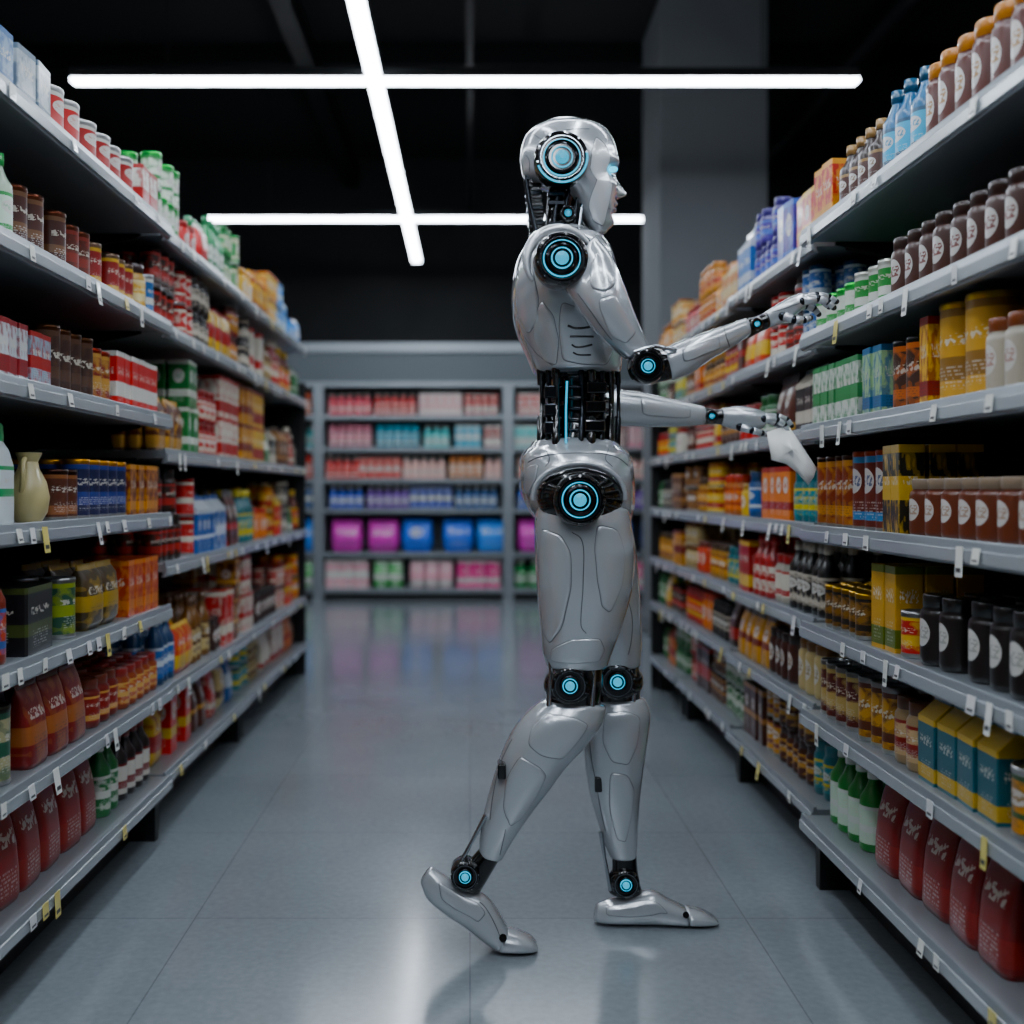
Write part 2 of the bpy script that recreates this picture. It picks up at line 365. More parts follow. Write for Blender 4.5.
yl=lambda x:902/(470-x)
yr=lambda x:880/(x-470)
W='#d8d8d0'
def head(hs,i): return 9 if i==0 else hs[i-1]-hs[i]-.04
LS={
0:[(0,32,'box',.07,.115,'#7f93a8','#2f5f95','#fff',.6,1),(32,68,'box',.075,.12,'#a5adb3','#5f7284','#fff',.37,1),(68,102,'can',.085,.115,'#a3161b',W,'#8a8a8a',.02,1),(102,148,'can',.085,.105,'#8e1216',W,'#8a8a8a',.02,1),(150,172,'box',.07,.12,W,'#b03030','#fff',.4,1)],
1:[(0,36,'bottle',.055,.165,'#c5d6c8','#3f9a55','#a9bca8',.3,1),(38,84,'can',.062,.125,'#3a1d17','#6c4c34','#4a2a20',.19,1),(84,110,'can',.06,.115,'#4a2018','#7e2b20','#4a2a20',.63,1),(110,148,'can',.055,.11,'#7a1d1b','#c9a24b','#6a5a50',.22,1),(150,160,'jar',.065,.13,'#c9a12e','#e0d0a0','#302020',.4,1),(160,172,'can',.065,.12,'#2d5f93',W,'#999999',.2,1)],
2:[(0,46,'box',.042,.115,'#b8bcbf','#8a2a2f','#fff',.53,1),(48,66,'box',.05,.11,'#8d9aa5','#a02b2b','#fff',.5,1),(68,110,'can',.062,.14,'#2c1a14','#4e3426','#3a2418',.9,1),(110,126,'can',.06,.125,'#6e2a1c','#b78d50','#6e2a1c',.4,1),(126,172,'box',.055,.135,'#b42a26',W,'#fff',.25,1)],
3:[(0,38,'deterg',.095,.19,'#c8d0d2','#2d9b63','#3a955d',.2,1),(74,97,'can',.068,.11,'#4b2a1f','#8c5a3a','#2a1a16',.22,1),(97,142,'can',.062,.135,'#161c3c','#2b3a7c','#b3873c',.25,1),(142,172,'box',.06,.13,'#5e2c14','#c98a35','#fff',.6,1)],
4:[(0,24,'bottle',.05,.185,'#a84c16','#2f5da0','#6a2d0c',.6,1),(26,76,'box',.16,.13,'#121315','#45502a','#fff',.34,1),(78,98,'can',.075,.13,'#28483a','#8a9a3f','#888888',.5,1),(98,136,'bag',.11,.15,'#3b2e18','#b09038','#fff',.78,1),(138,172,'box',.06,.14,'#a0421c','#d8822c','#fff',.6,1)],
5:[(0,38,'can',.085,.145,'#a7a284','#2c5a44','#3b3b35',.5,1),(40,104,'pouch',.105,.178,'#6e1c16','#a0603a','#4f1410',.63,1),(104,136,'jar',.065,.11,'#7e2c1c','#cfa060','#5b2a1a',.22,1),(136,172,'jar',.06,.10,'#a5541f','#d8b070','#7b2a1a',.5,1)],
6:[(0,16,'bottle',.07,.18,'#1f6d7c',W,'#2a8290',.4,1),(18,126,'pouch',.11,.198,'#751812','#8a2a20','#5a1611',.23,1),(126,142,'bottle',.06,.18,'#2d6a40',W,'#2d6a40',.5,1),(144,172,'bottle',.058,.17,'#c8c4bc','#7a1c1c','#1a1113',.1,1)],
}
SB=.05
for i,l in LS.items():
    for (a,c,k,w,h,c1,c2,lid,r,st) in l:
        y0_=1.87 if a==0 else yl(a)
        lid='#999999' if lid=='#fff' else lid
        fill(sku(k,w,h,c1,c2,lid,r),'L',.82,LN[i],max(1.87,y0_),min(3.01,yl(c)),3,st,SB if i==6 else .028,head(LN,i))
RS={
0:[(1001,1024,'bottle',.052,.18,'#c23a1e','#e0b23a','#b83a1a',.6,1),(906,1000,'rjar',.058,.15,'#4a2013','#c9974a','#a8742a',.1,1),(862,905,'bottle',.058,.175,'#3c9dc0','#12506e','#1c5f86',.3,1),(822,861,'bottle',.055,.15,'#3f1d14','#987850','#22130e',.3,1),(800,821,'box',.06,.14,'#a83a20','#e0a040','#fff',.6,1)],
1:[(872,1024,'rjar',.062,.125,'#3b1e16','#8e2a20','#2a1712',.1,1),(838,871,'can',.062,.095,'#2f7d3f','#d6d9cf','#b5b8b0',.1,1),(802,837,'can',.062,.085,'#cfd4ca','#3d9a4c','#4fa85c',.1,1)],
2:[(960,1024,'rjar',.058,.125,'#a9a294','#a02620','#7a4630',.2,1),(915,959,'can',.095,.178,'#b89028','#8a6414','#c0a040',.25,1),(903,914,'box',.04,.165,'#d0a828','#8a2010','#fff',.6,1),(872,902,'can',.056,.14,'#3a241c','#c26a28','#202020',.6,1),(846,871,'box',.05,.145,'#a4bf98','#286a9a','#fff',.6,1),(802,845,'box',.048,.14,'#c9ccc4','#3f8c55','#fff',.5,1)],
3:[(887,1024,'rjar',.066,.108,'#5b2f20','#d0b8a0','#8a7a6a',.1,1),(868,886,'box',.05,.175,'#1c1a14','#d8b02c','#fff',.8,1),(836,867,'can',.06,.17,'#5a2616','#3a78a8','#7a3a1c',.3,1),(802,835,'can',.058,.165,'#7a3a22','#c98a3a','#2a1a14',.6,1)],
4:[(935,1024,'rjar',.07,.135,'#120d0c',W,'#0d0a09',.1,1),(898,934,'rjar',.066,.13,'#16100f',W,'#120e0c',.1,1),(880,897,'can',.06,.09,'#a61d1a','#d8b050','#888888',.4,1),(858,880,'box',.055,.17,'#b8921e','#5a6a20','#fff',.22,1),(802,857,'can',.05,.10,'#7a5a20','#1c1512','#a08030',.6,1)],
5:[(985,1024,'can',.09,.11,'#b8843a','#3a5a3a','#b5b5b5',.7,1),(900,984,'carton',.072,.155,'#13545f','#c8a62c','#1f7f8c',.22,1),(876,899,'jar',.06,.13,'#b8a080','#8a2a1a','#503020',.4,1),(840,875,'can',.055,.135,'#b38a24','#5a2a14','#888888',.6,1),(802,839,'can',.055,.13,'#4a1c14','#b8a068','#707070',.4,1)],
6:[(980,1024,'can',.075,.15,'#a04a2a',W,'#c8c8c8',.5,1),(845,979,'pouch',.11,.20,'#721310','#942a20','#5c100e',.23,1),(802,844,'bottle',.062,.18,'#bfd0bf','#d8dcd4','#2f7a40',.2,1)],
}
for i,l in RS.items():
    for (a,c,k,w,h,c1,c2,lid,r,st) in l:
        lid='#999999' if lid=='#fff' else lid
        y1_=yr(a); y0_=1.54 if c==1024 else yr(c)
        fill(sku(k,w,h,c1,c2,lid,r),'R',.80,RN[i],max(1.54,y0_),min(2.655,y1_),3,st,SB if i==6 else .028,head(RN,i))
PAL=[('#a81c18','#d8d0c0','#7a1814'),('#b85018','#e0b850','#5a2a14'),('#c0922a','#7a2a14','#3a2a1a'),('#3d2018','#b08050','#201410'),('#2c6b3c','#d0d4c8','#1e4a2a'),
     ('#24528a','#c8d0d8','#1a3656'),('#c8c4b8','#b03028','#902620'),('#8e261c','#d8b050','#40201a'),('#b9a880','#5a3a20','#6a4a2a'),('#1e7a84','#d0c050','#176068'),('#181414','#c8c0b0','#101010'),('#c87a24','#a02018','#b0481c'),
     ('#b82a1c','#d8b83a','#801a10'),('#c8a838','#a0281a','#a08020'),('#4a2418','#c89850','#2a1410'),('#2e1a14','#a83020','#18100c')]
def rsku(pal,head_,side):
    k=RNG.choice(['can','can','jar','box','box','bottle','bottle','rjar','pouch','carton','bag'] if side=='L' else ['can','can','jar','jar','jar','box','bottle','rjar','rjar','pouch','carton'])
    h={'can':.11,'jar':.125,'box':.17,'bottle':.19,'rjar':.12,'pouch':.18,'carton':.18,'bag':.16}[k]*RNG.uniform(.85,1.15); h=min(h,head_-.01)
    w={'can':.065,'jar':.063,'box':.075,'bottle':.058,'rjar':.065,'pouch':.095,'carton':.07,'bag':.1}[k]*RNG.uniform(.85,1.1)
    st=1
    if k in('can','box','jar'):
        if 2*h>head_*.98 and 2*h<head_*1.25: h=head_/2.06
        if 2*h<head_: st=2
    return sku(k,w,h,pal[0],pal[1],pal[2]),st
S1L=[('#cfd8ca','#3a8a4c','#3a8a4c'),('#b53028','#d8d4c8','#8a1a18'),('#cfd6cf','#35895a','#35895a'),('#3c8f57','#e0e0c0','#2c6f40'),('#d0a93c','#e8e0c0','#c09020'),('#d6b24a','#a04a20','#c09020'),('#c88a2c','#e8d080','#9a6020'),('#2f84c5','#d0e0e8','#205a90'),('#3a86c8','#d0d4d8','#205a90'),('#2f74b5','#d0e0e8','#205a90')]
S1R=[('#a63c24','#e0b050','#702014'),('#3a2a80','#4a6ac0','#2a2060'),('#2f62a0','#c0c8d8','#244a90'),('#c07a3a','#e8d0a0','#a05a20'),('#cf9938','#a83a20','#b07a20'),('#a5342c','#e0c0a0','#802018'),('#b5443c','#d0c8b8','#802018'),('#c08a38','#e0d0a0','#805020')]
for side,bays in(('L',LB),('R',RB)):
    for bi,(a,c,hs,xl) in enumerate(bays):
        if bi==1: continue
        for i,z in enumerate(hs):
            y=a+.03; hd=head(hs,i)
            while y<c-.08:
                run=RNG.uniform(.14,.30); y1=min(c-.02,y+run)
                if c-.02-y1<.09: y1=c-.02
                if i==0 and bi>1:
                    S=S1L if side=='L' else S1R; p=S[min(len(S)-1,int((y-(3.03 if side=='L' else 2.67))/.28))]
                else: p=RNG.choice(PAL)
                T,st=rsku(p,min(hd,.30) if i else .23,side)
                fill(T,side,xl,z,y,y1,3,st,SB if i==len(hs)-1 else .028,9 if i==0 else hd)
                y=y1+.004
# back wall display
b=BX(); BZ=[1.60,1.32,1.05,.79,.41,.10]; BY=9.5
xs=[-2.95,-1.31,.33,1.97,3.6]
b.box(xs[0],xs[-1],BY+.42,BY+.45,0,2.2,1)
b.box(xs[0]-.03,xs[-1]+.03,BY-.0,BY+.42,1.86,2.22,2)
b.box(xs[0]-.03,xs[-1]+.03,BY-.03,BY,1.84,1.88,0)
b.box(xs[0]-.03,xs[-1]+.03,BY-.02,BY,2.14,2.22,0)
for x in xs: b.box(x-.045,x+.045,BY-.02,BY+.42,0,1.86,0)
for i,z in enumerate(BZ):
    for x0,x1 in zip(xs[:-1],xs[1:]): b.box(x0+.045,x1-.045,BY-.01,BY+.42,z-.04,z,0)
b.box(xs[0],xs[-1],BY+.02,BY+.06,0,.06,3)
b.build('back_wall_shelf',[M_shelf,M_backsh,M_header,M_sdark],bevel=.003)
BP=[['#c54a5a','#d0a0a0','#b8323c','#d06a50','#c9b0a0'],['#38b8b8','#5fc8d0','#8a3a3a','#d08a98','#2a9ab0'],['#e08a90','#e0b8b0','#d0504a','#c0303a','#e89a70'],['#2c4ab0','#4a6aba','#704a9a','#9a3a4a','#305a90'],['#d04ab0','#c08ad0','#2a86e8','#3a6ad0','#2a6ae0'],['#e0508a','#3fa85a','#cfd4cc','#2f8a55','#d9a8b0']]
for i,z in enumerate(BZ):
    hd=(.24 if i==0 else BZ[i-1]-z-.05)
    for x0,x1 in zip(xs[:-1],xs[1:]):
        x=x0+.06
        while x<x1-.12:
            x2=min(x1-.05,x+RNG.uniform(.25,.42)); c=RNG.choice(BP[i])
            if i==4: c=BP[4][0] if (x-x0)<.45 else BP[4][2] if (x-x0)>1.15 else BP[4][3]
            if i==4: T=sku('bag',.26,.28,c,c,c); st=1
            elif i==5: T=sku(RNG.choice(['bottle','box','bag']),.12,.24,c,W,c); st=1
            else: T=sku(RNG.choice(['can','box','jar','bottle']),.07,min(.19,hd-.02),c,W,c); st=1
            fill(T,'B',BY,z,x,x2,2,st,.04,hd); x=x2+.004
for (nm,side),mb in sorted(ACC.items()): mb.build(nm,PM)

def lathe_mesh(name,prof,n,mats,loc,axis='z',parent=None,smooth=True):
    V=[];Fc=[];m=[]
    for r,h,_ in prof:
        for i in range(n):
            a=2*math.pi*i/n; ca,sa=math.cos(a)*r,math.sin(a)*r
            V.append((ca,sa,h) if axis=='z' else ((ca,-h,sa) if axis=='-y' else (ca,h,-sa)))
    for j in range(len(prof)-1):
        for i in range(n):
            Fc.append((j*n+i,j*n+(i+1)%n,(j+1)*n+(i+1)%n,(j+1)*n+i)); m.append(prof[j+1][2])
    Fc.append(tuple(reversed(range(n)))); m.append(prof[0][2]); l=(len(prof)-1)*n; Fc.append(tuple(l+i for i in range(n))); m.append(prof[-1][2])
    me=bpy.data.meshes.new(name); me.from_pydata(V,[],Fc)
    for q in mats: me.materials.append(q)
    me.polygons.foreach_set('material_index',m)
    if smooth: me.polygons.foreach_set('use_smooth',[True]*len(Fc))
    o=bpy.data.objects.new(name,me); COL.objects.link(o); o.location=loc
    if smooth:
        me.set_sharp_from_angle(angle=math.radians(35))
    if parent: par(o,parent)
    return o
def par(o,p):
    o.parent=p; o.matrix_parent_inverse=Matrix.Translation(-p.location)
def tube(name,pts,rad,mat,parent=None,cyc=False,res=4):
    cu=bpy.data.curves.new(name,'CURVE'); cu.dimensions='3D'; cu.bevel_depth=1.0; cu.bevel_resolution=res; cu.use_fill_caps=True
    sp=cu.splines.new('POLY'); sp.points.add(len(pts)-1); sp.use_cyclic_u=cyc
    rads=rad if isinstance(rad,(list,tuple)) else [rad]*len(pts)
    for q,p,r in zip(sp.points,pts,rads): q.co=(p[0],p[1],p[2],1); q.radius=r
    cu.materials.append(mat); sp.use_smooth=True
    o=bpy.data.objects.new(name,cu); COL.objects.link(o)
    if parent: par(o,parent)
    return o
jg=bpy.data.objects.new('ceramic_jug',None); COL.objects.link(jg); jy=2.18; jx=-.875; jz=.886; jg.location=(jx,jy,jz)
lathe_mesh('jug_body',[(.024,0,0),(.036,.02,0),(.040,.05,0),(.034,.08,0),(.021,.105,0),(.018,.12,0),(.026,.138,0),(.023,.138,0),(.014,.118,0)],32,[M_cream],(jx,jy,jz),parent=jg)
tube('jug_handle',[(jx,jy-.018,jz+.126),(jx+.005,jy-.040,jz+.118),(jx+.008,jy-.048,jz+.095),(jx+.006,jy-.044,jz+.075),(jx,jy-.034,jz+.06)],.005,M_cream,jg)

tg=MB()
def tag(side,xl,y,z,col,w=.026,h=.034,tilt=0.0):
    c=lin(col); T=template([(-h,w,.0012),(0,w,.0012)],[(1,c,c)],'rect',8,(-h,0),.3)
    T2=template([(-h*.85,w*.7,.0018),(-h*.7,w*.7,.0018)],[(1,lin('#303030'),c)],'rect',8,(-h,0),.3)
    s=-1 if side=='L' else 1
    M=np.array(Matrix.Translation((s*(xl-.0085),y,z-.004))@Matrix.Rotation(-s*math.pi/2,4,'Z')@Matrix.Rotation(-tilt,4,'X'))
    tg.add(T,M); tg.add(T2,M)
for side,bays in(('L',LB),('R',RB)):
    for bi,(a,c,hs,xl) in enumerate(bays):
        for z in hs:
            y=a+RNG.uniform(.05,.2)
            while y<c-.04:
                tag(side,xl,y,z,RNG.choice(['#e2e2dc','#dcdcd4','#d8c86a','#d8d8d8']),RNG.uniform(.018,.028),RNG.choice([.026,.028,.030,.05]),RNG.uniform(0,.2))
                y+=RNG.choice([.06,.12,.2,.3,.42])
tg.build('shelf_price_tags',PM)

# ============================================================ ROBOT
ROB=bpy.data.objects.new('humanoid_robot',None); COL.objects.link(ROB); ROB.location=(.24,2.36,0)
def P(px,py,Y): return Vector(((px-VX)*Y/F,Y,H+(VY-py)*Y/F))
def se(x,e): return np.sign(x)*np.abs(x)**(2/e)
class Part: pass
def loft(name,Y,rows,mat,e=2.3,m=6,n=48,capk=.35,func=None,parent=ROB):
    A=[]
    for r in rows:
        Yr=Y+(r[5] if len(r)>5 else 0)
        L=P(r[0],r[1],Yr); R=P(r[2],r[3],Yr); c=(L+R)/2; h=(R-L)/2
        A.append([c.x,c.z,h.x,h.z,r[4],Yr])
    A=np.array(A); K=len(A)
    def ev(t):
        s=np.clip(t,0,1)*(K-1); i=min(int(s),K-2); f=s-i
        p0=A[i-1] if i>0 else 2*A[0]-A[1]; p1=A[i];p2=A[i+1]; p3=A[i+2] if i+2<K else 2*A[K-1]-A[K-2]
        return .5*((2*p1)+(-p0+p2)*f+(2*p0-5*p1+4*p2-p3)*f*f+(-p0+3*p1-3*p2+p3)*f**3)
    def pos(t,a):
        q=ev(t); s,c=se(np.sin(a),e),se(np.cos(a),e)
        p=np.array([q[0]+q[2]*s,q[5]-q[4]*c,q[1]+q[3]*s])
        return func(p[None])[0] if func else p
    def nrm(t,a):
        d=.01; t0,t1=max(0,t-d),min(1,t+d); u=pos(t1,a)-pos(t0,a); v=pos(t,a+.04)-pos(t,a-.04)
        nn=np.cross(u,v); nn/=np.linalg.norm(nn)+1e-12; q=ev(t); o=pos(t,a)-np.array([q[0],q[5],q[1]])
        return nn if nn@o>0 else -nn
    ts=np.linspace(0,1,(K-1)*m+1)
    Q=[ev(t) for t in ts]
    def cap(q,q2):
        ax=np.array([q[0]-q2[0],q[5]-q2[5],q[1]-q2[1]]); ax/=np.linalg.norm(ax)+1e-9
        rad=min(math.hypot(q[2],q[3]),q[4])*capk; o=[]
        for k in(.3,.6,.85,.97):
            s=math.cos(k*math.pi/2)**.5; w=q.copy(); w[2]*=s;w[3]*=s;w[4]*=s; of=ax*rad*math.sin(k*math.pi/2); w[0]+=of[0];w[5]+=of[1];w[1]+=of[2]; o.append(w)
        return o
    Q=list(reversed(cap(Q[0],Q[1])))+Q+cap(Q[-1],Q[-2])
    a=np.arange(n)*2*np.pi/n; S,C=se(np.sin(a),e),se(np.cos(a),e)
    V=[]
    for q in Q: V.append(np.stack([q[0]+q[2]*S,q[5]-q[4]*C,q[1]+q[3]*S],1))
    V=np.concatenate(V)
    if func: V=func(V)
    Fc=[]; R_=len(Q)
    for j in range(R_-1):
        for i in range(n): Fc.append((j*n+i,j*n+(i+1)%n,(j+1)*n+(i+1)%n,(j+1)*n+i))
    Fc.append(tuple(reversed(range(n)))); Fc.append(tuple((R_-1)*n+i for i in range(n)))
    me=bpy.data.meshes.new(name); me.from_pydata(V.tolist(),[],Fc); me.materials.append(mat); me.polygons.foreach_set('use_smooth',[True]*len(Fc))
    bm=bmesh.new(); bm.from_mesh(me); bmesh.ops.recalc_face_normals(bm,faces=bm.faces); bm.to_mesh(me); bm.free()
    o=bpy.data.objects.new(name,me); COL.objects.link(o); par(o,parent)
    pt=Part(); pt.pos=pos; pt.nrm=nrm; pt.o=o; pt.grid=None; return pt
def find(part,px,py):
    if part.grid is None:
        G=[]
        for t in np.linspace(0,1,60):
            for a in np.radians(np.linspace(-88,88,80)):
                p=part.pos(t,a); G.append((VX+p[0]*F/p[1],VY-(p[2]-H)*F/p[1],t,a))
        part.grid=np.array(G)
    g=part.grid; i=np.argmin((g[:,0]-px)**2+(g[:,1]-py)**2); return g[i,2],g[i,3]
def spline(C,closed,k=10):
    out=[]; K=len(C)
    for i in range(K-1):
        p0=C[i-1] if i>0 else (C[-2] if closed else 2*C[0]-C[1]); p3=C[i+2] if i+2<K else (C[1] if closed else 2*C[-1]-C[-2])
        for f in np.linspace(0,1,k,endpoint=False):
            out.append(.5*((2*C[i])+(-p0+C[i+1])*f+(2*p0-5*C[i]+4*C[i+1]-p3)*f*f+(-p0+3*C[i]-3*C[i+1]+p3)*f**3)*1.0)
    if not closed: out.append(C[-1])
    return out
def corner(C,k=8,cut=.22):
    """polygon with clipped + slightly rounded corners (closed)"""
    n=len(C); out=[]
    for i in range(n):
        a,b_,c=C[i-1],C[i],C[(i+1)%n]
        p=b_+(a-b_)*cut; q=b_+(c-b_)*cut
        for f in np.linspace(0,1,4): out.append((1-f)**2*p+2*f*(1-f)*b_+f*f*q)
        nx=C[(i+1)%n]; q2=nx+(b_-nx)*cut
        for f in np.linspace(0,1,k)[1:-1]: out.append(q*(1-f)+q2*f)
    return out
def seam(part,pts,closed=False,rad=.0011,lift=.0,mat=None,nm='panel_seam'):
    C=[np.array(find(part,*p)) for p in pts]
    if closed: C=C+[C[0]]
    pts3=[part.pos(np.clip(q[0],0,1),q[1])+part.nrm(np.clip(q[0],0,1),q[1])*lift for q in spline(C,closed)]
    tube(nm,pts3,rad*.7,mat or M_seam,ROB,closed,2)
def plate_poly(part,pts,off=.0035,mat=None,name='armor_plate'):
    """raised armour plate with a crisp polygonal outline on the shell surface"""
    C=[np.array(find(part,*p)) for p in pts]
    O=np.array(corner(C)); c=O.mean(0); V=[];n=len(O)
    rr=[(0.001,off),(.25,off),(.5,off),(.7,off),(.86,off),(.95,off*.97),(.98,off*.7),(1.0,-.0015)]
    for f,h in rr:
        for q in O:
            p=c+(q-c)*f; t=min(1,max(0,p[0])); V.append((part.pos(t,p[1])+part.nrm(t,p[1])*h).tolist())
    Fc=[(j*n+i,j*n+(i+1)%n,(j+1)*n+(i+1)%n,(j+1)*n+i) for j in range(len(rr)-1) for i in range(n)]
    me=bpy.data.meshes.new(name); me.from_pydata(V,[],Fc); me.materials.append(mat or M_silver); me.polygons.foreach_set('use_smooth',[True]*len(Fc))
    bm=bmesh.new(); bm.from_mesh(me); bmesh.ops.recalc_face_normals(bm,faces=bm.faces); bm.to_mesh(me); bm.free()
    o=bpy.data.objects.new(name,me); COL.objects.link(o); par(o,ROB)
    e=[part.pos(min(1,max(0,q[0])),q[1])+part.nrm(min(1,max(0,q[0])),q[1])*.0001 for q in O]
    tube('panel_gap',e,.0007,M_seam,ROB,True,2)
def disc(name,px,py,Y,rpx,thick=.05,big=False):
    """layered joint rotor, axis along the shoulder/hip line (y)"""
    r=rpx*Y/F; c=P(px,py,Y)
    pr=[(r*.9,-thick,0),(r,-thick+.006,0),(r,-.006,0),(r*.95,0,0),(r*.86,.002,0),(r*.85,-.003,1),(r*.80,-.003,1),(r*.79,.003,2),(r*.76,.003,2),(r*.75,-.004,0)]
    if big: pr+=[(r*.69,-.004,0),(r*.68,.0005,3),(r*.64,.0005,3),(r*.63,-.005,0)]
    pr+=[(r*.56,-.004,0),(r*.55,.002,1),(r*.49,.004,1),(r*.48,.001,0),(r*.40,.001,0),(r*.395,.004,3),(r*.345,.004,3),(r*.335,.001,0),(r*.25,.001,0),(r*.24,.005,4),(r*.10,.008,4),(r*.09,.009,4),(.0005,.009,4)]
    lathe_mesh(name,pr,48,[M_black,M_dark,M_chrome,M_cyan,M_cyan2],c,axis='-y',parent=ROB)
    b=BX()
    nb=10
    for i in range(nb):
        a=2*math.pi*i/nb+.2; rr=r*.905; s=r*.035
        x=c.x+rr*math.cos(a); z=c.z+rr*math.sin(a); b.box(x-s,x+s,Y-.004,Y+.002,z-s,z+s,0)
    o=b.build(name+'_bolts',[M_chrome]); par(o,ROB)
def ball(name,c,r,mat,sc=(1,1,1)):
    me=bpy.data.meshes.new(name); bm=bmesh.new(); bmesh.ops.create_uvsphere(bm,u_segments=28,v_segments=18,radius=r)
    for v in bm.verts: v.co.x*=sc[0];v.co.y*=sc[1];v.co.z*=sc[2]
    for f in bm.faces: f.smooth=True
    bm.to_mesh(me); bm.free(); me.materials.append(mat); o=bpy.data.objects.new(name,me); COL.objects.link(o); o.location=c; par(o,ROB); return o

CY=2.36
def face(V):
    V=V.copy(); py=VY-(V[:,2]-H)*F/CY; px=VX+V[:,0]*F/CY; yy=V[:,1]-CY
    front=np.clip((px-582)/25,0,1)
    up=np.where(py<195,np.exp(-((py-195)/10.)**2),np.exp(-((py-195)/3.0)**2))
    nose=.0215*up*np.exp(-(yy/(.0085+.007*np.clip((py-175)/20,0,1)))**2)
    br=.0045*np.exp(-((py-164)/4)**2)*np.exp(-((np.abs(yy)-.028)/.02)**2)
    eye=-.012*np.exp(-((py-174)/5.5)**2)*np.exp(-((np.abs(yy)-.033)/.015)**2)
    cheek=.005*np.exp(-((py-189)/7)**2)*np.exp(-((np.abs(yy)-.042)/.015)**2)
    lips=(.0060*np.exp(-((py-204.5)/2.2)**2)+.0060*np.exp(-((py-211)/2.4)**2)-.003*np.exp(-((py-207.8)/1.2)**2))*np.exp(-(yy/.021)**2)
    chin=.006*np.exp(-((py-223)/5)**2)*np.exp(-(yy/.02)**2)-.004*np.exp(-((py-216)/3)**2)*np.exp(-(yy/.022)**2)
    V[:,0]+=front*(nose+br+eye+cheek+lips+chin)
    return V
head_=loft('head_shell',CY,[(548,122.5,585,122.5,.028),(535,127,601,127,.050),(526,136,610,136,.064),(521.5,147,615,147,.071),(520,158,617.5,158,.0745),(521,168,618,168,.076),(524,177,615.5,177,.075),(534,184,616,184,.073),(553,191,616.5,191,.069),(566,199,616,199,.064),(573,208,614.5,208,.058),(579,217,612.5,217,.050),(585,225,611,225,.040),(592,231,607,231,.026)],M_silver,e=2.15,m=10,n=180,capk=.3,func=face)
plate_poly(head_,[(596,136),(591,150),(592,168),(597,178),(593,192),(589,208),(594,222),(603,227),(609,205),(612,190),(610,160),(606,144)],.0014,M_face,'face_plate')
seam(head_,[(533,134),(548,140),(566,131),(590,128)],rad=.0012)
seam(head_,[(590,168),(600,176),(604,188),(600,200)],rad=.0009)
seam(head_,[(524,150),(529,160),(530,172)],rad=.0012)
seam(head_,[(606,208),(612,208.5),(618,208)],rad=.0010)
for s in(-1,1):
    ball('eye',Vector((P(611.3,174,CY).x,CY+s*.034,P(611,174,CY).z)),.0115,M_eye,(.8,1.2,.42))
disc('ear_rotor',562,157,CY-.092,27.5,.05,big=True)
cc=P(562,157,CY-.096); r_=28*(CY-.096)/F
tube('ear_glow_ring',[(cc.x+r_*.9*math.cos(a),cc.y-.002,cc.z+r_*.9*math.sin(a)) for a in np.linspace(math.radians(-160),math.radians(10),40)],.0022,M_cyan,ROB)
# --- neck
neck=loft('neck_core',CY,[(549,180,588,186,.042),(548,198,582,202,.036),(546,215,580,218,.037),(540,236,592,238,.055)],M_black,e=2.2,m=5)
for k in range(8):
    y=180+k*7.5
    q=P(533+k*.7,y,CY); b=BX(); b.box(q.x-.019,q.x+.016,CY-.022,CY+.022,q.z-.0052,q.z+.0052); o=b.build('neck_vertebra',[M_black if k%2 else M_dark],bevel=.002); par(o,ROB)
for dx,dy in((0,-.040),(8,-.045),(18,-.042),(28,-.034)):
    tube('neck_cable',[P(552+dx,184,CY+dy),P(549+dx,200,CY+dy-.006),P(547+dx,216,CY+dy-.006),P(545+dx,238,CY+dy-.01)],.0042,M_dark if dx%16 else M_black,ROB)
tube('neck_piston',[P(526,180,CY-.03),P(530,205,CY-.035),P(538,240,CY-.045)],[.006,.0045,.006],M_dark,ROB)
tube('neck_piston',[P(583,196,CY-.035),P(578,236,CY-.05)],.005,M_chrome,ROB)
for y in(194,203,224,231):
    b=BX(); q=P(556,y,CY-.05); b.box(q.x-.018,q.x+.018,q.y-.006,q.y+.02,q.z-.0045,q.z+.0045); o=b.build('neck_bracket',[M_dark],bevel=.0015); par(o,ROB)
disc('neck_rotor',568,213,CY-.062,8.5,.03)
loft('neck_collar',CY,[(545,231,590,233,.058),(538,240,598,241,.075)],M_silver,e=2.2,m=4,capk=.2)
# --- torso
torso=loft('torso_shell',CY,[(545,236,592,236,.075),(530,243,603,243,.12),(519,257,611,257,.150),(513,277,616,277,.158),(511,298,620,298,.158),(513,318,622,318,.150),(518,336,622,336,.142),(526,354,621,354,.132),(533,371,620,371,.120)],M_silver,e=2.5,m=8,n=72,capk=.15)
plate_poly(torso,[(523,262),(517,288),(519,316),(529,334),(540,322),(538,296),(533,270)],.003)
plate_poly(torso,[(542,300),(553,316),(559,340),(557,364),(545,362),(534,342)],.0025)
plate_poly(torso,[(562,302),(588,312),(608,328),(615,346),(606,366),(585,365),(562,360),(560,332)],.0025)
seam(torso,[(524,336),(536,352),(552,366)],rad=.0012)
for k in range(4):
    seam(torso,[(568+k*1.5,326+k*9),(578,328+k*9),(594-k,327+k*9)],rad=.0036-.0003*k,lift=.0022,nm='torso_vent',mat=M_black)
